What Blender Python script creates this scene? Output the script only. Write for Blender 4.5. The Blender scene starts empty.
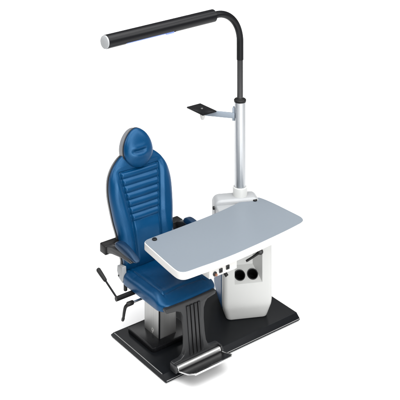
import bpy, bmesh, math, random
from mathutils import Vector, Matrix

random.seed(4)
scene = bpy.context.scene
COL = scene.collection
PI = math.pi

# ------------------------------------------------------------------ materials
def principled(name, color, rough=0.5, metal=0.0, spec=0.5, coat=0.0, coat_rough=0.2,
               noise=0.0, noise_scale=20.0, bump=0.0, bump_scale=300.0, rough_var=0.0, kind='noise', stretch=None, tint=None):
    m = bpy.data.materials.new(name); m.use_nodes = True
    nt = m.node_tree; b = nt.nodes['Principled BSDF']
    b.inputs['Base Color'].default_value = (*color, 1)
    b.inputs['Roughness'].default_value = rough
    b.inputs['Metallic'].default_value = metal
    b.inputs['Specular IOR Level'].default_value = spec
    b.inputs['Coat Weight'].default_value = coat
    if tint: b.inputs['Specular Tint'].default_value = (*tint, 1)
    b.inputs['Coat Roughness'].default_value = coat_rough
    tc = nt.nodes.new('ShaderNodeTexCoord'); mp = nt.nodes.new('ShaderNodeMapping')
    nt.links.new(tc.outputs['Object'], mp.inputs['Vector'])
    if stretch: mp.inputs['Scale'].default_value = stretch
    if noise > 0:
        n = nt.nodes.new('ShaderNodeTexNoise'); n.inputs['Scale'].default_value = noise_scale; n.inputs['Detail'].default_value = 5
        nt.links.new(mp.outputs[0], n.inputs['Vector'])
        r = nt.nodes.new('ShaderNodeMapRange'); r.inputs['To Min'].default_value = 1 - noise; r.inputs['To Max'].default_value = 1 + noise
        nt.links.new(n.outputs['Fac'], r.inputs['Value'])
        h = nt.nodes.new('ShaderNodeHueSaturation'); h.inputs['Color'].default_value = (*color, 1)
        nt.links.new(r.outputs[0], h.inputs['Value']); nt.links.new(h.outputs[0], b.inputs['Base Color'])
    if rough_var > 0:
        n2 = nt.nodes.new('ShaderNodeTexNoise'); n2.inputs['Scale'].default_value = noise_scale * 0.6; n2.inputs['Detail'].default_value = 6
        nt.links.new(mp.outputs[0], n2.inputs['Vector'])
        r2 = nt.nodes.new('ShaderNodeMapRange'); r2.inputs['To Min'].default_value = max(0.02, rough - rough_var); r2.inputs['To Max'].default_value = rough + rough_var
        nt.links.new(n2.outputs['Fac'], r2.inputs['Value']); nt.links.new(r2.outputs[0], b.inputs['Roughness'])
    if bump > 0:
        if kind == 'voronoi':
            t = nt.nodes.new('ShaderNodeTexVoronoi'); t.inputs['Scale'].default_value = bump_scale; o = t.outputs['Distance']
        else:
            t = nt.nodes.new('ShaderNodeTexNoise'); t.inputs['Scale'].default_value = bump_scale; t.inputs['Detail'].default_value = 3; o = t.outputs['Fac']
        nt.links.new(mp.outputs[0], t.inputs['Vector'])
        bp = nt.nodes.new('ShaderNodeBump'); bp.inputs['Strength'].default_value = bump; bp.inputs['Distance'].default_value = 0.002
        nt.links.new(o, bp.inputs['Height']); nt.links.new(bp.outputs[0], b.inputs['Normal'])
    return m

M = {}
M['leather'] = principled('blue_leather', (0.0006, 0.030, 0.086), rough=0.29, spec=0.5, tint=(0.30, 0.62, 1.0), noise=0.10, noise_scale=14, bump=0.17, bump_scale=340, kind='voronoi', rough_var=0.02)
M['panel_blue'] = principled('blue_lacquer', (0.001, 0.050, 0.145), rough=0.35, spec=0.18, tint=(0.3, 0.62, 1.0), noise=0.03, noise_scale=10)
M['dark_leather'] = principled('navy_leather', (0.0012, 0.012, 0.034), rough=0.38, spec=0.45, tint=(0.45, 0.7, 1.0), noise=0.1, noise_scale=14, bump=0.15, bump_scale=420, kind='voronoi')
M['white'] = principled('white_paint', (0.425, 0.43, 0.42), rough=0.38, noise=0.015, noise_scale=6, bump=0.05, bump_scale=600)
M['edge'] = principled('white_edge_trim', (0.47, 0.463, 0.447), rough=0.4)
M['laminate'] = principled('grey_blue_laminate', (0.136, 0.158, 0.181), rough=0.5, spec=0.35, noise=0.03, noise_scale=60, bump=0.06, bump_scale=900)
M['black'] = principled('black_powder_coat', (0.005, 0.0052, 0.006), rough=0.27, spec=0.16, bump=0.05, bump_scale=700)
M['plate'] = principled('black_plate_paint', (0.0055, 0.0062, 0.0075), rough=0.34, spec=0.09, noise=0.12, noise_scale=18, bump=0.08, bump_scale=700, rough_var=0.05)
M['plastic'] = principled('black_plastic', (0.005, 0.005, 0.005), rough=0.38, spec=0.2)
M['rubber'] = principled('black_rubber', (0.008, 0.008, 0.008), rough=0.6, spec=0.3)
M['dgrey'] = principled('dark_grey_cast', (0.012, 0.0125, 0.0135), rough=0.36, spec=0.35, noise=0.08, noise_scale=50, bump=0.1, bump_scale=500)
M['shell'] = principled('grey_shell_plastic', (0.145, 0.15, 0.16), rough=0.35, spec=0.5)
M['piping'] = principled('black_piping', (0.006, 0.006, 0.007), rough=0.5)
M['lgrey'] = principled('light_grey_plastic', (0.27, 0.278, 0.285), rough=0.4)
M['alu'] = principled('satin_aluminium', (0.47, 0.485, 0.50), rough=0.36, metal=1.0, bump=0.05, bump_scale=60, stretch=(1, 1, 0.03))
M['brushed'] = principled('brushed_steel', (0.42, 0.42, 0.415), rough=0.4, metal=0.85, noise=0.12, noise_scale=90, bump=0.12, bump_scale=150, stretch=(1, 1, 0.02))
M['chrome'] = principled('chrome', (0.6, 0.6, 0.6), rough=0.12, metal=1.0)
M['dchrome'] = principled('dark_chrome', (0.012, 0.012, 0.013), rough=0.16, metal=0.0, spec=0.6)
M['ribbed'] = principled('ribbed_roller', (0.72, 0.72, 0.71), rough=0.3, metal=0.9)
M['hole'] = principled('matt_black_liner', (0.003, 0.003, 0.003), rough=0.8, spec=0.1)
M['copper'] = principled('copper_tip', (0.22, 0.10, 0.06), rough=0.35, metal=0.6)
M['armgrey'] = principled('blue_grey_paint', (0.17, 0.20, 0.235), rough=0.4)
M['floor'] = principled('white_floor', (0.77, 0.77, 0.77), rough=0.9, spec=0.0)

led = bpy.data.materials.new('led_diffuser'); led.use_nodes = True
b = led.node_tree.nodes['Principled BSDF']
b.inputs['Base Color'].default_value = (0.10, 0.16, 0.4, 1); b.inputs['Roughness'].default_value = 0.3
b.inputs['Emission Color'].default_value = (0.42, 0.52, 1.0, 1); b.inputs['Emission Strength'].default_value = 0.24
M['led'] = led

# ------------------------------------------------------------------ helpers
def link(name, bm, mat, parent=None, smooth=35, label=None):
    bmesh.ops.remove_doubles(bm, verts=bm.verts, dist=1e-6)
    bmesh.ops.recalc_face_normals(bm, faces=bm.faces)
    me = bpy.data.meshes.new(name); bm.to_mesh(me); bm.free()
    me.materials.append(M[mat])
    for p in me.polygons: p.use_smooth = True
    me.set_sharp_from_angle(angle=math.radians(smooth))
    o = bpy.data.objects.new(name, me); COL.objects.link(o)
    if parent is not None:
        o.parent = parent
        root = parent
        if parent.type == 'EMPTY':
            o.matrix_parent_inverse = Matrix.Translation(-Vector(parent.location))
    if label: o['label'] = label
    return o

def thing(name, loc, label, cat):
    o = bpy.data.objects.new(name, None); COL.objects.link(o)
    o.location = loc; o.empty_display_size = 0.05
    o['label'] = label; o['category'] = cat
    return o

def bevel(bm, w, seg=3, ang=30):
    es = [e for e in bm.edges if len(e.link_faces) == 2 and e.calc_face_angle(0) > math.radians(ang)]
    if es: bmesh.ops.bevel(bm, geom=es, offset=w, segments=seg, profile=0.5, affect='EDGES', clamp_overlap=True)

def box(bm, lo, hi, w=0.004, seg=3, mat=None):
    t = bmesh.new()
    bmesh.ops.create_cube(t, size=1)
    for v in t.verts:
        v.co = Vector([lo[i] + (v.co[i] + .5) * (hi[i] - lo[i]) for i in range(3)])
    if w > 0: bevel(t, w, seg)
    merge(bm, t, mat)

def merge(bm, t, mat=None):
    if mat is not None: bmesh.ops.transform(t, matrix=mat, verts=t.verts)
    me = bpy.data.meshes.new('tmp'); t.to_mesh(me); t.free()
    bm.from_mesh(me); bpy.data.meshes.remove(me)

def prism(bm, pts, z0, z1, w=0.0, seg=3, mat=None, ang=30):
    """closed outline pts (x, y) extruded from z0 to z1"""
    t = bmesh.new()
    a = [t.verts.new((p[0], p[1], z0)) for p in pts]
    c = [t.verts.new((p[0], p[1], z1)) for p in pts]
    n = len(pts)
    t.faces.new(a[::-1]); t.faces.new(c)
    for i in range(n): t.faces.new((a[i], a[(i + 1) % n], c[(i + 1) % n], c[i]))
    bmesh.ops.recalc_face_normals(t, faces=t.faces)
    if w > 0: bevel(t, w, seg, ang)
    merge(bm, t, mat)

def tube(bm, pts, r, seg=20, caps=True):
    pts = [Vector(p) for p in pts]
    rs = r if isinstance(r, (list, tuple)) else [r] * len(pts)
    T = []
    for i in range(len(pts)):
        a = pts[max(i - 1, 0)]; c = pts[min(i + 1, len(pts) - 1)]
        T.append((c - a).normalized())
    up = Vector((0, 0, 1)) if abs(T[0].z) < 0.9 else Vector((1, 0, 0))
    n = (up - T[0] * up.dot(T[0])).normalized()
    rings = []
    for i, p in enumerate(pts):
        n = (n - T[i] * n.dot(T[i])).normalized()
        bn = T[i].cross(n)
        rings.append([bm.verts.new(p + (n * math.cos(2 * PI * k / seg) + bn * math.sin(2 * PI * k / seg)) * rs[i]) for k in range(seg)])
    for i in range(len(rings) - 1):
        for k in range(seg):
            bm.faces.new((rings[i][k], rings[i][(k + 1) % seg], rings[i + 1][(k + 1) % seg], rings[i + 1][k]))
    if caps:
        bm.faces.new(rings[0][::-1]); bm.faces.new(rings[-1])

def lathe(bm, prof, mat=None, seg=40, closed=True):
    """profile (r, z) revolved about local z"""
    t = bmesh.new(); rings = []
    for r, z in prof:
        rings.append([t.verts.new((r * math.cos(2 * PI * k / seg), r * math.sin(2 * PI * k / seg), z)) for k in range(seg)] if r > 1e-6 else [t.verts.new((0, 0, z))])
    for i in range(len(rings) - 1):
        A, B = rings[i], rings[i + 1]
        for k in range(seg):
            k2 = (k + 1) % seg
            if len(A) == 1 and len(B) == 1: continue
            if len(A) == 1: t.faces.new((A[0], B[k], B[k2]))
            elif len(B) == 1: t.faces.new((A[k], A[k2], B[0]))
            else: t.faces.new((A[k], A[k2], B[k2], B[k]))
    if closed:
        if len(rings[0]) > 1: t.faces.new(rings[0][::-1])
        if len(rings[-1]) > 1: t.faces.new(rings[-1])
    merge(bm, t, mat)

def align(p, axis, roll=0):
    """matrix that puts local z along axis at p"""
    q = Vector(axis).normalized().to_track_quat('Z', 'Y')
    return Matrix.Translation(Vector(p)) @ q.to_matrix().to_4x4()

def arc2(cx, cy, r, a0, a1, n=8):
    return [(cx + r * math.cos(math.radians(a0 + (a1 - a0) * i / n)), cy + r * math.sin(math.radians(a0 + (a1 - a0) * i / n))) for i in range(n + 1)]

def rrect(x0, y0, x1, y1, r, n=8):
    return arc2(x1 - r, y1 - r, r, 0, 90, n) + arc2(x0 + r, y1 - r, r, 90, 180, n) + arc2(x0 + r, y0 + r, r, 180, 270, n) + arc2(x1 - r, y0 + r, r, 270, 360, n)

def catmull(pts, per=8, closed=True):
    out = []; n = len(pts)
    rng = range(n) if closed else range(n - 1)
    for i in rng:
        if closed: p = [Vector(pts[(i + k) % n]) for k in (-1, 0, 1, 2)]
        else: p = [Vector(pts[min(max(i + k, 0), n - 1)]) for k in (-1, 0, 1, 2)]
        for s in range(per):
            t = s / per
            out.append(0.5 * ((2 * p[1]) + (-p[0] + p[2]) * t + (2 * p[0] - 5 * p[1] + 4 * p[2] - p[3]) * t * t + (-p[0] + 3 * p[1] - 3 * p[2] + p[3]) * t ** 3))
    if not closed: out.append(Vector(pts[-1]))
    return out

def resample(pts, n):
    pts = [Vector(p) for p in pts]; L = [0]
    for i in range(len(pts)): L.append(L[-1] + (pts[(i + 1) % len(pts)] - pts[i]).length)
    out = []; j = 0
    for k in range(n):
        s = L[-1] * k / n
        while L[j + 1] < s: j += 1
        t = (s - L[j]) / max(L[j + 1] - L[j], 1e-9)
        out.append(pts[j].lerp(pts[(j + 1) % len(pts)], t))
    return out

def sstep(a, b_, x):
    t = min(max((x - a) / (b_ - a), 0), 1); return t * t * (3 - 2 * t)
def gauss(x, s): return math.exp(-(x / s) ** 2)

def pillow(bm, outline, c, O, U, W, N, tf, tb, p=3.0, pb=3.0, rings=60, seg=240, feat=None, n0=0.0):
    """padded body: star shaped outline about c in the (U, W) plane, swelling tf to the front (N) and tb to the back"""
    O, U, W, N = map(Vector, (O, U, W, N)); c = Vector(c)
    out = resample(outline, seg)
    def pos(u, w, n): return O + U * u + W * w + N * (n + n0)
    nb = max(10, rings // 6)
    def side(front):
        res = []; nr_ = rings if front else nb
        for k in range(1, nr_ + 1):
            s = k / nr_; rho = (1 - (1 - s) ** 1.6) if front else (1 - (1 - s) ** 2.6)
            h = (max(0.0, 1 - rho ** (p if front else pb))) ** (1 / (p if front else pb))
            row = []
            for q in out:
                x = c + (q - c) * rho
                n = tf * h if front else -tb * h
                if feat and front: n += feat(x.x, x.y, rho) * min(1, h * 1.3)
                row.append(bm.verts.new(pos(x.x, x.y, n)))
            res.append(row)
        return res
    F = side(True); B = side(False)
    cf = bm.verts.new(pos(c.x, c.y, tf + (feat(c.x, c.y, 0) if feat else 0))); cb = bm.verts.new(pos(c.x, c.y, -tb))
    for k in range(seg):
        k2 = (k + 1) % seg
        bm.faces.new((cf, F[0][k], F[0][k2])); bm.faces.new((cb, B[0][k2], B[0][k]))
        for i in range(rings - 1):
            bm.faces.new((F[i][k], F[i + 1][k], F[i + 1][k2], F[i][k2]))
        for i in range(nb - 1):
            bm.faces.new((B[i][k], B[i][k2], B[i + 1][k2], B[i + 1][k]))

# ================================================================== SETTING
bm = bmesh.new()
vs = [bm.verts.new(p) for p in ((-45, -45, 0), (45, -45, 0), (45, 45, 0), (-45, 45, 0))]; bm.faces.new(vs)
g = link('ground', bm, 'floor'); g['kind'] = 'structure'

# ================================================================== BASE PLATE
X0, X1, Y0, Y1 = 0.0, 1.15, 0.0, 0.645
base = thing('base_plate', (0.575, 0.32, 0), 'wide black rectangular floor plate with sloped rim carrying chair and table stand', 'base plate')
bm = bmesh.new()
yz = [(0.014, 0.0075), (0.001, 0.0075), (0.0, 0.0085), (0.0, 0.014), (0.004, 0.0185), (0.034, 0.0445), (0.038, 0.045)]
yz = yz + [(Y1 - y, z) for y, z in reversed(yz)]
mt = Matrix(((0, 0, 1, 0), (1, 0, 0, 0), (0, 1, 0, 0), (0, 0, 0, 1)))
prism(bm, yz, X0, X1, 0.0032, 3, mt, ang=50)
plate = link('plate', bm, 'plate', base, smooth=25)
for x, y in ((0.05, 0.05), (X1 - 0.05, 0.05), (X1 - 0.05, Y1 - 0.05), (0.05, Y1 - 0.05)):
    bm = bmesh.new(); lathe(bm, [(0, 0), (0.02, 0), (0.02, 0.0074), (0, 0.0074)], Matrix.Translation((x, y, 0)), 24); link('foot', bm, 'rubber', base)  # unseen feet, added to lift the plate so a dark contact gap shows
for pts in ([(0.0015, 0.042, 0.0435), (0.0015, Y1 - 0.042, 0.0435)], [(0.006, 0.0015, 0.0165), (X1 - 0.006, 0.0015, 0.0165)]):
    bm = bmesh.new(); tube(bm, pts, 0.0020, 10); link('edge_highlight', bm, 'brushed', base)  # thin bright strips added in place of highlights along the plate's edges

# ================================================================== CHAIR
XC = 0.243
chair = thing('examination_chair', (XC, 0.33, 0.045), 'blue leather examination chair with tall ribbed backrest and oval headrest', 'chair')

# pillar
bm = bmesh.new(); prism(bm, rrect(0.075, 0.250, 0.412, 0.565, 0.03), 0.0455, 0.078, 0.004, 2); link('pillar_plate', bm, 'black', chair)
bm = bmesh.new(); prism(bm, rrect(0.166, 0.309, 0.306, 0.487, 0.006, 4), 0.0785, 0.36); pil = link('pillar', bm, 'brushed', chair)
bm = bmesh.new(); box(bm, (0.1635, 0.3065, 0.0785), (0.1725, 0.3155, 0.36), 0.0015, 2); link('corner_strip', bm, 'black', pil)
# small white maker's mark on the pillar's side: a ring with a bar
bm = bmesh.new()
mt = Matrix.Translation((0.1655, 0.386, 0.108)) @ Matrix.Rotation(-PI / 2, 4, 'Y')
lathe(bm, [(0.0075, 0), (0.0125, 0), (0.0125, 0.0012), (0.0075, 0.0012), (0.0075, 0)], mt, 28, closed=False)
box(bm, (0.1642, 0.3845, 0.088), (0.1655, 0.3885, 0.103), 0, 1)
link('emblem', bm, 'edge', pil)

# seat pan and cushion
bm = bmesh.new(); box(bm, (0.085, 0.15, 0.362), (0.40, 0.53, 0.41), 0.01); link('seat_pan', bm, 'black', chair)
sx0, sx1, sy0, sy1 = 0.010, 0.470, 0.058, 0.585
hx = (sx1 - sx0) / 2; hy = (sy1 - sy0) / 2
def seat_outline():
    pts = []
    # front (small y) corners rounder than the rear ones
    pts += arc2(hx - 0.095, hy - 0.095, 0.095, 0, 90, 12)
    pts += arc2(-hx + 0.095, hy - 0.095, 0.095, 90, 180, 12)
    pts += arc2(-hx + 0.07, -hy + 0.07, 0.07, 180, 270, 10)
    pts += [(0, -hy - 0.006)]
    pts += arc2(hx - 0.07, -hy + 0.07, 0.07, 270, 360, 10)
    return [Vector((a, c_)) for a, c_ in pts]
def seat_feat(u, w, rho):
    n = 0.0
    n += 0.010 * sstep(0.12, 0.18, abs(u)) * sstep(-0.26, -0.16, w)               # side bolsters
    d1 = abs(abs(u) - 0.166)
    n -= 0.011 * gauss(d1, 0.007) * sstep(-0.22, -0.16, w)                         # bolster seams
    dv = w + 0.165 + 0.02 * (u / 0.2) ** 2
    n -= 0.006 * gauss(dv, 0.010) * (1 - sstep(0.155, 0.18, abs(u)))               # cross seam near the front roll
    n -= 0.014 * sstep(-0.12, -0.27, w)                                            # waterfall front
    n += 0.0016 * math.sin(u * 31 + w * 17) * math.sin(w * 23 - u * 9)
    n -= 0.0018 * gauss(math.sin(w * 38 + 3 * u), 0.25) * sstep(0.05, 0.22, abs(u)) * sstep(0.0, 0.2, w)
    return n
bm = bmesh.new()
pillow(bm, seat_outline(), (0, 0), (XC - 0.001, (sy0 + sy1) / 2, 0.424), (1, 0, 0), (0, 1, 0), (0, 0, 1), 0.066, 0.034, p=3.4, pb=4.5, rings=110, seg=360, feat=seat_feat)
seat = link('seat', bm, 'leather', chair, smooth=60)

# backrest (leaning back 14 degrees)
TH = math.radians(14)
BO = (XC + 0.011, 0.56, 0.5); BU = (1, 0, 0); BW = (0, math.sin(TH), math.cos(TH)); BN = (0, -math.cos(TH), math.sin(TH))
hw = [(-0.03, 0.200), (0.03, 0.214), (0.11, 0.221), (0.19, 0.230), (0.275, 0.246), (0.36, 0.256), (0.44, 0.262), (0.50, 0.258), (0.56, 0.244), (0.605, 0.220), (0.645, 0.185), (0.68, 0.138), (0.702, 0.08)]
hw = [(w, a * 0.963) for w, a in hw]
back_outline = catmull([Vector((a, w)) for w, a in hw] + [Vector((0, 0.712))] + [Vector((-a, w)) for w, a in reversed(hw)] + [Vector((0, -0.036))], 8)
def panel_hw(w):
    pts = [(-0.1, 0.088), (0.137, 0.097), (0.277, 0.104), (0.33, 0.113), (0.417, 0.125), (0.512, 0.141), (0.585, 0.150), (0.7, 0.15)]
    for (a, va), (b_, vb) in zip(pts, pts[1:]):
        if w <= b_: return va + (vb - va) * max(0, (w - a) / (b_ - a))
    return 0.15
def back_feat(u, w, rho):
    n = 0.0; ph = panel_hw(w); e = abs(u) - ph - 0.014 * sstep(0.06, -0.06, u)
    inside = 1 - sstep(-0.004, 0.006, e)
    lo = sstep(-0.02, 0.06, w)
    upper = 1 - sstep(0.585, 0.60, w)
    n += 0.018 * sstep(0.0, 0.05, e) * (1 - sstep(0.52, 0.67, w)) * lo                     # bolsters
    n -= 0.013 * gauss(e, 0.008) * upper                               # panel seam
    n -= 0.008 * gauss(w - 0.590, 0.006) * (1 - sstep(-0.01, 0.004, e))
    if 0.262 < w < 0.592:
        ph_ = (w - 0.262) / 0.330 * 7
        rib = (math.sin(PI * ph_) ** 2 + 0.015) ** 0.33
        n += (0.0125 * rib - 0.004) * inside
    elif w <= 0.262:
        n += 0.006 * inside * sstep(0.262, 0.2, w)
    n += 0.006 * sstep(0.60, 0.63, w)
    n -= 0.010 * gauss(w - 0.125, 0.004) * inside * 0.0
    n += 0.0012 * math.sin(u * 37 + w * 13) * math.sin(w * 29 - u * 11)
    return n
bm = bmesh.new()
pillow(bm, back_outline, (0, 0.34), BO, BU, BW, BN, 0.046, 0.017, p=3.2, pb=5, rings=190, seg=840, feat=back_feat, n0=0.0)
back = link('backrest', bm, 'leather', chair, smooth=60)
bm = bmesh.new()
shell_out = [Vector((q.x * 0.998, (q.y - 0.34) * 0.998 + 0.34)) for q in back_outline]
pillow(bm, shell_out, (0, 0.34), BO, BU, BW, BN, 0.004, 0.044, p=12, pb=5, rings=72, seg=240, n0=-0.020)
bs = link('back_shell', bm, 'shell', back, smooth=60)
bm = bmesh.new()
V3 = lambda u, w, n: Vector(BO) + Vector(BU) * u + Vector(BW) * w + Vector(BN) * n
ring = [V3(q.x * 0.995, (q.y - 0.34) * 0.995 + 0.34, -0.0185) for q in resample(back_outline, 200)]
ring2 = ring + [ring[0]]
tube(bm, ring2, 0.0036, 8, caps=False)
for_p = link('piping', bm, 'piping', back)

# headrest
hh = [(0.602, 0.050), (0.622, 0.080), (0.652, 0.105), (0.688, 0.1165), (0.722, 0.1160), (0.757, 0.107), (0.790, 0.090), (0.819, 0.066), (0.841, 0.036)]
head_outline = catmull([Vector((a, w)) for w, a in hh] + [Vector((0, 0.852))] + [Vector((-a, w)) for w, a in reversed(hh)] + [Vector((0, 0.590))], 8)
def head_feat(u, w, rho):
    n = 0.0
    x = u + 0.012; wu = w - 0.704 - 0.05 * x * x / 0.06
    n -= 0.0125 * gauss(wu, 0.0115) * (1 - sstep(0.025, 0.072, abs(x)))
    n += 0.006 * gauss(wu + 0.030, 0.022) * (1 - sstep(0.02, 0.085, abs(x)))
    n += 0.004 * gauss(wu - 0.026, 0.018) * (1 - sstep(0.02, 0.085, abs(x)))
    n += 0.001 * math.sin(u * 41 + w * 23)
    return n
HN = 0.040
bm = bmesh.new()
pillow(bm, head_outline, (0, 0.708), BO, BU, BW, BN, 0.046, 0.016, p=2.3, pb=4, rings=70, seg=280, feat=head_feat, n0=HN)
head = link('headrest', bm, 'leather', chair, smooth=60)
bm = bmesh.new()
hs = [Vector((q.x * 0.998, (q.y - 0.708) * 0.998 + 0.708)) for q in head_outline]
pillow(bm, hs, (0, 0.708), BO, BU, BW, BN, 0.003, 0.074, p=12, pb=5.5, rings=72, seg=200, n0=HN - 0.019)
link('headrest_shell', bm, 'shell', head, smooth=60)
bm = bmesh.new()
ring = [V3(q.x * 0.998, (q.y - 0.708) * 0.998 + 0.708, HN - 0.012) for q in resample(head_outline, 160)]
tube(bm, ring + [ring[0]], 0.004, 8, caps=False)
link('piping', bm, 'piping', head)

# hinge covers at the rear of the seat, either side
def hinge(s):
    x = XC + s * 0.216
    t = bmesh.new()
    pr = [(0.520, 0.517), (0.583, 0.508), (0.588, 0.470), (0.566, 0.430), (0.520, 0.412), (0.512, 0.44)]
    mt = Matrix(((0, 0, 1, x), (1, 0, 0, 0), (0, 1, 0, 0), (0, 0, 0, 1)))
    prism(t, pr, -0.016, 0.016, 0.004, 3, mt)
    o = link('hinge_cover', t, 'lgrey', chair)
    t = bmesh.new()
    lathe(t, [(0.0, 0), (0.011, 0), (0.013, 0.004), (0.013, 0.045), (0.011, 0.049), (0, 0.049)], Matrix.Translation((x, 0.505, 0.365)), 20)
    link('adjusting_knob', t, 'plastic', o)
    t = bmesh.new()
    lathe(t, [(0.0, 0), (0.006, 0), (0.006, 0.003), (0, 0.003)], align((x + s * 0.016, 0.565, 0.445), (s, 0, 0)), 14)
    link('screw', t, 'black', o)
hinge(-1); hinge(1)

# armrests
def armrest(s):
    def X(d): return XC + s * d
    t = bmesh.new()
    # rear bracket reaching sideways from the back shell
    lo = (min(X(0.19), X(0.325)), 0.585, 0.598); hi = (max(X(0.19), X(0.325)), 0.658, 0.660)
    box(t, lo, hi, 0.008)
    o = link('armrest', t, 'plastic', chair)
    # side arm rising to the front
    t = bmesh.new()
    prof = [(0.652, 0.600), (0.630, 0.596), (0.520, 0.632), (0.400, 0.653), (0.310, 0.655), (0.290, 0.660), (0.288, 0.672), (0.310, 0.678), (0.420, 0.688), (0.520, 0.680), (0.600, 0.655), (0.652, 0.645)]
    mt = Matrix(((0, 0, 1, X(0.292)), (1, 0, 0, 0), (0, 1, 0, 0), (0, 0, 0, 1)))
    prism(t, prof, -0.024, 0.024, 0.006, 3, mt)
    link('arm_bar', t, 'dgrey', o)
    # padded top
    t = bmesh.new()
    pad = catmull([Vector(p) for p in ((-0.022, -0.115), (-0.031, 0.0), (-0.028, 0.10), (0, 0.115), (0.028, 0.10), (0.031, 0.0), (0.022, -0.115), (0, -0.135))], 8)
    ax = Vector((0, 1, 0.10)).normalized(); nz = Vector((0, -0.10, 1)).normalized()
    pillow(t, pad, (0, 0), (X(0.283), 0.388, 0.692), (1, 0, 0), ax, nz, 0.030, 0.012, p=2.3, pb=4, rings=24, seg=100,
           feat=lambda u, w, r: 0.012 * math.cos(w / 0.14 * PI / 2) - 0.006 + 0.008 * w / 0.14)
    link('arm_pad', t, 'dark_leather', o, smooth=60)
armrest(-1); armrest(1)

# lock lever on the left: cross shaft, rod and grip
t = bmesh.new(); tube(t, [(0.06, 0.413, 0.392), (-0.108, 0.413, 0.392)], 0.0155, 20); bevel(t, 0.003, 2, 60)
lev = link('recline_lever', t, 'plastic', chair)
A = Vector((-0.097, 0.413, 0.392)); Bp = Vector((-0.097, 0.655, 0.486)); dv = (Bp - A).normalized()
t = bmesh.new(); tube(t, [A, A + dv * 0.17], 0.0065, 14); link('rod', t, 'black', lev)
t = bmesh.new(); L0 = (Bp - A).length
lathe(t, [(0, 0), (0.010, 0.0), (0.0125, 0.006), (0.0145, 0.05), (0.0155, L0 - 0.155 - 0.008), (0.012, L0 - 0.155), (0, L0 - 0.155)], align(A + dv * 0.155, dv), 20)
link('grip', t, 'rubber', lev)
# clamping lever below it
t = bmesh.new(); tube(t, [(0.09, 0.33, 0.382), (-0.055, 0.33, 0.382)], 0.007, 16)
cl = link('clamp_lever', t, 'chrome', chair)
t = bmesh.new(); lathe(t, [(0, -0.03), (0.012, -0.03), (0.0145, -0.024), (0.015, 0.012), (0.011, 0.018), (0, 0.018)], align((-0.058, 0.33, 0.382), (-1, 0, 0)), 20)
pth = catmull([Vector(p) for p in ((-0.066, 0.33, 0.380), (-0.078, 0.345, 0.360), (-0.080, 0.356, 0.325), (-0.078, 0.368, 0.285), (-0.074, 0.384, 0.256))], 6, False)
tube(t, pth, [0.012 - 0.004 * abs(i / (len(pth) - 1) - 0.0) + (0.002 if i > len(pth) - 6 else 0) for i in range(len(pth))], 14)
link('handle', t, 'plastic', cl)

# leg rest: flanged stem sloping forward, roller and tread
leg_y = lambda z: 0.004 + (z - 0.07) * 0.125
def shear(t):                                   # (x, z, depth) -> leans forward towards the foot
    for v in t.verts:
        x, z, dpt = v.co
        v.co = Vector((x, leg_y(z) + dpt, z))
LC = XC - 0.003
right = [(0.205, 0.440), (0.207, 0.424), (0.200, 0.414), (0.130, 0.405), (0.100, 0.390), (0.084, 0.360), (0.078, 0.300), (0.078, 0.220), (0.083, 0.165), (0.098, 0.130), (0.125, 0.115), (0.178, 0.112), (0.186, 0.104), (0.186, 0.066), (0.180, 0.060)]
wide = lambda a, z: a * (0.92 if z > 0.40 else 1.0)
pts = [(LC + wide(a, z), z) for a, z in right] + [(LC - a * (1.04 if z > 0.40 else 1), z) for a, z in reversed(right)]
t = bmesh.new(); prism(t, pts, -0.012, 0.022, 0.006, 3); shear(t)
bmesh.ops.recalc_face_normals(t, faces=t.faces)
leg = link('leg_rest', t, 'dgrey', chair)
for k in range(4):
    t = bmesh.new(); x = LC - 0.045 + 0.03 * k
    t2 = bmesh.new(); prism(t2, [(x - 0.0105, 0.414), (x + 0.0105, 0.414), (x + 0.0105, 0.118), (x - 0.0105, 0.118)], -0.021, -0.0115, 0.003, 2)
    merge(t, t2); shear(t); link('rib', t, 'dgrey', leg)
for k in range(3):
    t = bmesh.new(); x = LC - 0.030 + 0.03 * k
    t2 = bmesh.new(); prism(t2, [(x - 0.0042, 0.413), (x + 0.0042, 0.413), (x + 0.0042, 0.112), (x - 0.0042, 0.112)], -0.0135, -0.0113, 0)
    merge(t, t2); shear(t); link('groove', t, 'hole', leg)
# roller with fine ribs
t = bmesh.new()
prof = []
n = 120; Lr = 0.345
for i in range(n + 1):
    r_ = 0.0165 + (0.0009 if i % 2 else 0)
    prof.append((r_, Lr * i / n))
lathe(t, [(0, 0), (0.014, 0)] + prof + [(0.014, Lr), (0, Lr)], align((LC - Lr / 2, -0.022, 0.083), (1, 0, 0)), 28)
link('roller', t, 'ribbed', leg)
for s in (-1, 1):
    t = bmesh.new()
    o_ = arc2(-0.020, 0.083, 0.024, -90, -270, 12) + [(0.028, 0.107), (0.028, 0.059)]
    mt = Matrix(((0, 0, 1, LC + s * 0.182), (1, 0, 0, 0), (0, 1, 0, 0), (0, 0, 0, 1)))
    prism(t, o_, -0.007, 0.007, 0.003, 2, mt); link('end_lug', t, 'dgrey', leg)
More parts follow.
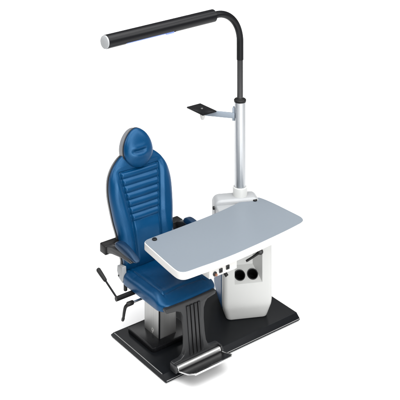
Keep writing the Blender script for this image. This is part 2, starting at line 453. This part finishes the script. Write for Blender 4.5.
# tread: black plate within a bright wire frame, front edge raised
ty = lambda y: 0.064 + (-0.012 - y) * 0.26
tread = [(LC - 0.168, -0.030), (LC - 0.160, -0.125), (LC - 0.135, -0.160), (LC + 0.150, -0.160), (LC + 0.176, -0.138), (LC + 0.172, -0.030)]
t = bmesh.new(); prism(t, tread, -0.003, 0.003, 0.001, 1)
for v in t.verts: v.co.z += ty(v.co.y)
fr = link('foot_tread', t, 'black', leg)
t = bmesh.new()
fp = [(LC - 0.172, -0.012), (LC - 0.164, -0.128), (LC - 0.137, -0.165), (LC + 0.152, -0.165), (LC + 0.180, -0.140), (LC + 0.177, -0.012)]
fpc = []
for i, q in enumerate(fp):
    fpc.append(Vector((q[0], q[1], ty(q[1]) + 0.002)))
tube(t, fpc, 0.0042, 12)
link('tread_frame', t, 'chrome', leg)
t = bmesh.new()
prism(t, [(LC - 0.136, -0.157), (LC - 0.136, -0.172), (LC + 0.153, -0.172), (LC + 0.153, -0.157)], -0.007, 0.008, 0.003, 2)
for v in t.verts: v.co.z += ty(v.co.y)
link('tread_edge', t, 'chrome', leg)

# ================================================================== INSTRUMENT STAND
A27 = math.radians(27)
CU = Vector((math.cos(A27), -math.sin(A27), 0)); CV = Vector((math.sin(A27), math.cos(A27), 0)); CP = Vector((0.71, 0.25, 0))
def C(u, v, z): return CP + CU * u + CV * v + Vector((0, 0, z))
CM = Matrix(((CU.x, CV.x, 0, CP.x), (CU.y, CV.y, 0, CP.y), (0, 0, 1, 0), (0, 0, 0, 1)))
stand = thing('instrument_stand', (0.90, 0.33, 0.045), 'white floor cabinet with grey blue tabletop and tall silver column', 'instrument stand')

CU0 = -0.043
def inset(z):
    p = [(0.0455, 0.031), (0.060, 0.026), (0.100, 0.0150), (0.135, 0.005), (0.150, 0.0022), (0.17, 0.0006), (0.19, 0.0), (1, 0)]
    for (a, va), (b_, vb) in zip(p, p[1:]):
        if z <= b_: return va + (vb - va) * max(0, (z - a) / (b_ - a))
    return 0
bm = bmesh.new(); prev = None
zs = [0.0455, 0.050, 0.06, 0.075, 0.09, 0.105, 0.12, 0.135, 0.15, 0.17, 0.19, 0.21, 0.25, 0.45, 0.699]
for i, z in enumerate(zs):
    k = inset(z) + (0.004 if i == 0 else 0)
    loop = [bm.verts.new(C(a, b_, z)) for a, b_ in rrect(CU0 + k, -0.037 + k, 0.306 - k, 0.345 - k, 0.034, 8)]
    if prev:
        for j in range(len(loop)): bm.faces.new((prev[j], prev[(j + 1) % len(loop)], loop[(j + 1) % len(loop)], loop[j]))
    else: bm.faces.new(loop[::-1])
    prev = loop
bm.faces.new(prev)
cab = link('cabinet', bm, 'white', stand, smooth=40)
# recess and holder bores cut out of the front
def cutter(bm_):
    bmesh.ops.recalc_face_normals(bm_, faces=bm_.faces)
    me = bpy.data.meshes.new('cutter'); bm_.to_mesh(me); bm_.free()
    o = bpy.data.objects.new('cutter', me); COL.objects.link(o); return o
def frust(front, back, vf, vb):
    t = bmesh.new()
    a = [t.verts.new(C(u, vf, z)) for u, z in front]; c_ = [t.verts.new(C(u, vb, z)) for u, z in back]
    t.faces.new(a); t.faces.new(c_[::-1])
    for i in range(4): t.faces.new((a[i], c_[i], c_[(i + 1) % 4], a[(i + 1) % 4]))
    return t
# opening at v = -0.03: u .04 .. .228, z .312 .. .62 ; continues the slope in front of the face
vf, vb = -0.06, 0.062
def ext(f, b_): return tuple(f[i] + (f[i] - b_[i]) * (0.03 / 0.092) for i in range(2))
fr0 = [(0.036, 0.312), (0.228, 0.312), (0.228, 0.600), (0.036, 0.600)]
bk0 = [(0.052, 0.388), (0.186, 0.388), (0.186, 0.560), (0.052, 0.560)]
c1 = cutter(frust([ext(f, q) for f, q in zip(fr0, bk0)], bk0, vf, vb))
sl = Vector((0.092, 0.076)).normalized()                  # shelf slope in (v, z)
nrm = CV * (-sl.y) + Vector((0, 0, sl.x))
cups = []
for u in (0.081, 0.172):
    v = 0.008; z = 0.312 + (v + 0.03) * 0.076 / 0.092
    cups.append(C(u, v, z))
holes = []
for p in cups:
    t = bmesh.new(); lathe(t, [(0, -0.10), (0.0355, -0.10), (0.0355, 0.02), (0, 0.02)], align(p, nrm), 40)
    holes.append(cutter(t))
for c_ in [c1] + holes:
    md = cab.modifiers.new('cut', 'BOOLEAN'); md.operation = 'DIFFERENCE'; md.solver = 'EXACT'; md.object = c_
dg = bpy.context.evaluated_depsgraph_get()
me2 = bpy.data.meshes.new_from_object(cab.evaluated_get(dg))
cab.modifiers.clear(); old = cab.data; cab.data = me2; me2.name = 'cabinet'; bpy.data.meshes.remove(old)
for c_ in [c1] + holes:
    m_ = c_.data; bpy.data.objects.remove(c_); bpy.data.meshes.remove(m_)
me2.materials.clear(); me2.materials.append(M['white'])
for p in me2.polygons: p.use_smooth = True
me2.set_sharp_from_angle(angle=math.radians(28))
for p in cups:
    t = bmesh.new()
    lathe(t, [(0.0355, -0.001), (0.0385, 0.0005), (0.0385, 0.004), (0.036, 0.006), (0.033, 0.005), (0.0325, 0.0)], align(p, nrm), 40, closed=False)
    o = link('holder_cup', t, 'dgrey', cab)
    t = bmesh.new()
    lathe(t, [(0.0342, 0.0035), (0.0342, -0.085), (0, -0.085)], align(p, nrm), 40, closed=False)
    link('liner', t, 'hole', o)
# blue side panel that follows the cabinet's left flank
bm = bmesh.new(); rows = []
for i in range(29):
    z = 0.072 + (0.60 - 0.072) * i / 28
    f = max(0.0, (0.19 - z) / 0.118)
    va = 0.028 + 0.075 * f ** 2; vb_ = 0.272 - 0.04 * f ** 2.5
    rows.append([bm.verts.new(C(CU0 + inset(z) - 0.004, va + (vb_ - va) * j / 12, z)) for j in range(13)])
for i in range(28):
    for j in range(12): bm.faces.new((rows[i][j], rows[i][j + 1], rows[i + 1][j + 1], rows[i + 1][j]))
ext_ = bmesh.ops.extrude_face_region(bm, geom=list(bm.faces))
bmesh.ops.translate(bm, vec=CU * 0.008, verts=[e for e in ext_['geom'] if isinstance(e, bmesh.types.BMVert)])
link('side_panel', bm, 'panel_blue', cab, label='glossy blue curved side panel')
# clamp handle in the recess
t = bmesh.new()
pa, pb_ = C(0.214, -0.045, 0.522), C(0.112, -0.052, 0.468)
tube(t, [pa.lerp(pb_, k / 8) + Vector((0, 0, -0.003 * math.sin(PI * k / 8))) for k in range(9)], [0.012, 0.011, 0.0095, 0.0085, 0.008, 0.008, 0.008, 0.0085, 0.007], 16)
lathe(t, [(0, -0.014), (0.017, -0.014), (0.019, -0.010), (0.019, 0.012), (0.016, 0.016), (0, 0.016)], align(pa, -CV + Vector((0, 0, 0.3))), 24)
hd = link('clamp_handle', t, 'plastic', cab)
t = bmesh.new(); lathe(t, [(0, 0.0165), (0.008, 0.0165), (0.008, 0.0185), (0, 0.0185)], align(pa, -CV + Vector((0, 0, 0.3))), 20); link('screw', t, 'dgrey', hd)
t = bmesh.new(); tube(t, [pa + CV * 0.012, pa + CV * 0.10], 0.008, 14); link('shaft', t, 'chrome', hd)

# housing behind the table that carries the column
t = bmesh.new()
hp = [(-0.052, 0.60)] + [(0.282, 0.60)] + arc2(0.282 - 0.05, 0.772 - 0.05, 0.05, 0, 90, 8) + arc2(-0.052 + 0.05, 0.772 - 0.05, 0.05, 90, 180, 8)
mt = CM @ Matrix(((1, 0, 0, 0), (0, 0, 1, 0), (0, 1, 0, 0), (0, 0, 0, 1)))
prism(t, hp, 0.226, 0.352, 0.018, 4, mt, ang=50)
box(t, (-0.046, 0.10, 0.62), (0.276, 0.245, 0.738), 0.014, 4, CM)
hs_ = link('column_housing', t, 'lgrey', stand)
t = bmesh.new(); q = C(-0.052, 0.245, 0.715)
lathe(t, [(0, 0), (0.012, 0), (0.012, 0.008), (0.009, 0.012), (0, 0.012)], align(q, -CU), 20); link('side_button', t, 'plastic', hs_)

# column
cx, cy = 0.9745, 0.4440
t = bmesh.new()
# profile with shallow flutes
pr = []
for k in range(96):
    a = 2 * PI * k / 96
    r_ = 0.0405 - 0.0015 * (1 if (k % 24) in (11, 12, 13) else 0)
    pr.append((cx + r_ * math.cos(a + 0.3), cy + r_ * math.sin(a + 0.3)))
prism(t, pr, 0.70, 1.446)
colm = link('column', t, 'alu', stand)
t = bmesh.new(); lathe(t, [(0.0408, 0.72), (0.0525, 0.72), (0.0525, 0.826), (0.0505, 0.832), (0.047, 0.834), (0.0408, 0.834)], Matrix.Translation((cx, cy, 0)), 48, closed=False)
link('collar', t, 'white', colm)
t = bmesh.new(); lathe(t, [(0, 1.4465), (0.0435, 1.4465), (0.0445, 1.449), (0.0445, 1.461), (0.040, 1.467), (0.030, 1.470), (0.027, 1.474), (0, 1.474)], Matrix.Translation((cx, cy, 0)), 48)
link('top_cap', t, 'plastic', colm)

# tabletop
out = [(0.115, 0.348), (0.088, 0.343), (0.067, 0.330), (0.056, 0.306), (0.045, 0.201), (0.035, 0.110), (0.025, 0.013), (0.018, -0.073), (0.023, -0.112), (0.042, -0.134), (0.075, -0.142),
       (0.159, -0.146), (0.234, -0.151), (0.309, -0.154), (0.393, -0.155), (0.479, -0.153), (0.57, -0.148), (0.658, -0.143), (0.748, -0.136), (0.847, -0.128), (0.946, -0.118), (1.031, -0.107), (1.070, -0.100), (1.103, -0.082), (1.121, -0.048),
       (1.124, -0.007), (1.121, 0.072), (1.114, 0.223), (1.100, 0.335), (1.080, 0.380), (1.045, 0.402), (0.991, 0.405), (0.888, 0.390), (0.74, 0.371), (0.587, 0.360), (0.367, 0.352), (0.22, 0.350)]
oc = [Vector((p.x, p.y)) for p in catmull([Vector(p) for p in out], 3)]
def off(pts, d):
    n = len(pts); r = []
    for i in range(n):
        tn = (pts[(i + 1) % n] - pts[i - 1]).normalized()
        r.append(pts[i] + Vector((-tn.y, tn.x)) * d)
    return r
sgn = 1
t = bmesh.new(); prism(t, off(oc, -0.004), 0.700, 0.7475, 0.005, 3, ang=50)
top = link('tabletop', t, 'edge', stand)
t = bmesh.new(); prism(t, off(oc, 0.0015), 0.7465, 0.7495, 0.001, 1, ang=50)
link('laminate_surface', t, 'laminate', top)
for x, y in ((0.130, 0.312), (1.032, 0.346)):
    t = bmesh.new(); lathe(t, [(0, 0), (0.016, 0), (0.017, 0.002), (0.0165, 0.007), (0.013, 0.010), (0, 0.0105)], Matrix.Translation((x, y, 0.7497)), 28)
    link('button', t, 'plastic', top)
# control panel hung below the table
t = bmesh.new(); box(t, (0.262, -0.108, 0.620), (0.490, 0.06, 0.6995), 0.004); pan = link('control_panel', t, 'edge', stand)
for kind, x, z in (('knob', 0.305, 0.643), ('switch', 0.353, 0.650), ('switch', 0.410, 0.654), ('peg', 0.409, 0.606)):
    t = bmesh.new()
    if kind == 'switch':
        box(t, (x - 0.013, -0.116, z - 0.013), (x + 0.013, -0.1085, z + 0.013), 0.002); o = link('switch', t, 'dgrey', pan)
        t = bmesh.new(); box(t, (x - 0.008, -0.1195, z - 0.009), (x + 0.008, -0.1165, z + 0.004), 0.001); link('rocker', t, 'plastic', o)
    elif kind == 'knob':
        lathe(t, [(0, 0), (0.015, 0), (0.015, 0.006), (0.011, 0.010), (0, 0.010)], align((x, -0.1085, z), (0, -1, 0)), 24); o = link('jack_socket', t, 'dgrey', pan)
        t = bmesh.new(); lathe(t, [(0, 0), (0.0085, 0), (0.0085, 0.010), (0, 0.012)], align((x, -0.1187, z), (0, -1, 0)), 20); link('jack_plug', t, 'copper', o)
    else:
        lathe(t, [(0, -0.03), (0.010, -0.03), (0.0115, -0.026), (0.0115, 0.022), (0, 0.022)], align((x, -0.085, z), (0.25, -0.6, -0.75)), 20); link('release_button', t, 'plastic', pan)

# holder arm with black plate
Z = 1.36
a0 = Vector((cx - 0.040, cy + 0.012, Z)); a1 = Vector((0.790, 0.615, Z))
d0 = (a1 - a0).normalized()
rotc = Matrix.Translation(Vector((cx, cy, Z))) @ Matrix.Rotation(math.atan2(d0.y, d0.x), 4, 'Z')
t = bmesh.new(); box(t, (0.037, -0.022, -0.050), (0.054, 0.022, 0.045), 0.004, 2, rotc)
hold = link('holder_arm', t, 'armgrey', stand)
d0 = (a1 - a0).normalized(); ln = (a1 - a0).length
rot = Matrix.Translation(a0) @ Matrix.Rotation(math.atan2(d0.y, d0.x), 4, 'Z')
t = bmesh.new(); box(t, (0, -0.010, -0.030), (ln, 0.010, 0.009), 0.003, 2, rot)
for v in t.verts: v.co.z += 0.008 * (v.co - a0).length / ln
link('bar', t, 'armgrey', hold)
t = bmesh.new(); box(t, (0.703, 0.532, 1.3775), (0.828, 0.726, 1.388), 0.002, 2); pl = link('mount_plate', t, 'black', hold)
t = bmesh.new(); lathe(t, [(0, 0), (0.008, 0), (0.0085, 0.003), (0.005, 0.004), (0, 0.003)], Matrix.Translation((0.768, 0.628, 1.388)), 20); link('screw', t, 'brushed', pl)
for x in (0.718, 0.812):
    for y in (0.55, 0.71):
        t = bmesh.new(); lathe(t, [(0, 0), (0.003, 0), (0.003, 0.001), (0, 0.001)], Matrix.Translation((x, y, 1.388)), 10); link('screw', t, 'dgrey', pl)
t = bmesh.new(); lathe(t, [(0, 1.325), (0.011, 1.325), (0.014, 1.330), (0.018, 1.345), (0.020, 1.352), (0.020, 1.3773), (0, 1.3773)], Matrix.Translation((0.745, 0.590, 0)), 24)
link('knob', t, 'edge', hold)

# ================================================================== OVERHEAD LAMP
lamp = thing('overhead_lamp', (cx, cy, 1.469), 'black tubular overhead lamp on bent pole rising from silver column', 'lamp')
t = bmesh.new(); tube(t, [(cx, cy, 1.4745), (cx, cy, 1.7505)], 0.0225, 32); link('pole', t, 'dchrome', lamp)
ZL = 2.117
nr = Vector((-0.243, 0.337, ZL)); fa = Vector((0.710, 0.419, ZL)); dl = (nr - fa); dl.z = 0; dl.normalize()
R_ = 0.235
pp = [Vector((cx, cy, 1.751)), Vector((cx, cy, 1.80))]
for k in range(0, 25):
    a = PI / 2 * k / 24
    pp.append(Vector((cx, cy, ZL - R_)) + dl * (R_ * (1 - math.cos(a))) + Vector((0, 0, R_ * math.sin(a))))
pp.append(fa + dl * 0.02)
t = bmesh.new(); tube(t, pp, 0.0255, 32); link('bent_pipe', t, 'black', lamp)
LM = align(nr, -dl)                        # local z runs from the free end to the pole
Lt = (fa - nr).length
# which local direction is down
dn = (LM.to_3x3().inverted() @ Vector((0, 0, -1)))
ang_dn = math.atan2(dn.y, dn.x)
def body_ring(z, cut):
    r_ = 0.0455; pts = []
    for k in range(64):
        a = 2 * PI * k / 64; p = Vector((math.cos(a), math.sin(a))) * r_
        if cut:
            dd = Vector((math.cos(ang_dn), math.sin(ang_dn)))
            h = p.dot(dd)
            if h > 0.030: p = p - dd * (h - 0.030)
        pts.append((p.x, p.y, z))
    return pts
t = bmesh.new(); prev = None
for z, cut in ((0.008, 0), (0.155, 0), (0.156, 1), (0.58, 1), (0.581, 0), (Lt - 0.004, 0), (Lt, 0)):
    pts = body_ring(z, cut)
    if z == Lt: pts = [(a * 0.92, c_ * 0.92, z) for a, c_, z in pts]
    ring = [t.verts.new(LM @ Vector(p)) for p in pts]
    if prev:
        for k in range(64): t.faces.new((prev[k], prev[(k + 1) % 64], ring[(k + 1) % 64], ring[k]))
    else: t.faces.new(ring[::-1])
    prev = ring
t.faces.new(prev)
body = link('lamp_tube', t, 'black', lamp, smooth=30)
t = bmesh.new(); lathe(t, [(0, -0.004), (0.040, -0.004), (0.043, -0.002), (0.043, 0.0075), (0, 0.0075)], LM, 48); link('end_cap', t, 'lgrey', body)
t = bmesh.new()
rz = Matrix.Rotation(ang_dn, 4, 'Z')
box(t, (0.0302, -0.019, 0.17), (0.0415, 0.020, 0.50), 0.002, 2, LM @ rz); link('light_diffuser', t, 'led', body)
t = bmesh.new(); box(t, (0.0302, -0.024, 0.505), (0.0465, 0.024, 0.572), 0.003, 2, LM @ rz); link('led_module', t, 'led', body)  # small glowing LED block added for the bluish glint at the slot's end

# ================================================================== LIGHT
def area(name, loc, target, size, energy, color=(1, 1, 1), size_y=None, spread=180):
    l = bpy.data.lights.new(name, 'AREA'); l.energy = energy; l.color = color
    l.shape = 'RECTANGLE'; l.size = size; l.size_y = size_y or size; l.spread = math.radians(spread)
    o = bpy.data.objects.new(name, l); COL.objects.link(o); o.location = loc
    o.rotation_euler = (Vector(target) - Vector(loc)).to_track_quat('-Z', 'Y').to_euler()
    return o
KD = Vector((math.sin(math.atan2(.608, .794)), math.cos(math.atan2(.608, .794)), 0)); KR = Vector((KD.y, -KD.x, 0))
mid = Vector((0.55, 0.3, 0.7))
area('top_softbox', mid + Vector((0, 0, 4.6)) - KD * 1.5, mid - KD * 0.8, 7.0, 820)
area('front_softbox', mid - KD * 3.6 + KR * 1.6 + Vector((0, 0, 1.3)), mid - Vector((0, 0, 0.3)), 2.4, 165)
area('right_softbox', mid + KR * 3.4 - KD * 0.3 + Vector((0, 0, 3.1)), mid, 1.8, 50)
area('left_softbox', mid - KR * 3.9 + KD * 0.7 + Vector((0, 0, 2.4)), mid, 2.0, 50)
for k, dd in enumerate((7.5, 12.5)):
    for s in (-7.5, -2.4, 2.4, 7.5):
        p = mid + KD * dd + KR * s
        area('background_light', (p.x, p.y, 5.5), (p.x + KD.x * 0.5, p.y + KD.y * 0.5, 0), 3.5, 420, spread=130)

w = bpy.data.worlds.new('World'); scene.world = w; w.use_nodes = True
bg = w.node_tree.nodes['Background']; bg.inputs['Color'].default_value = (1, 1, 1, 1); bg.inputs['Strength'].default_value = 0.14

# ================================================================== CAMERA
cd = bpy.data.cameras.new('camera'); cam = bpy.data.objects.new('camera', cd); COL.objects.link(cam)
cam.location = (-3.654, -5.124, 3.99)
cam.rotation_euler = (math.radians(90), 0, -math.atan2(.608, .794))
cd.sensor_width = 36; cd.lens = 90.0; cd.shift_x = 0.0; cd.shift_y = -1.125
cd.clip_start = 0.05; cd.clip_end = 200
scene.camera = cam
scene.render.resolution_x = 1024; scene.render.resolution_y = 1024
scene.view_settings.view_transform = 'Standard'; scene.view_settings.look = 'None'
scene.view_settings.exposure = 0.0; scene.view_settings.gamma = 1.0; scene.view_settings.use_curve_mapping = False
scene.cycles.max_bounces = 8
scene.cycles.sample_clamp_indirect = 4
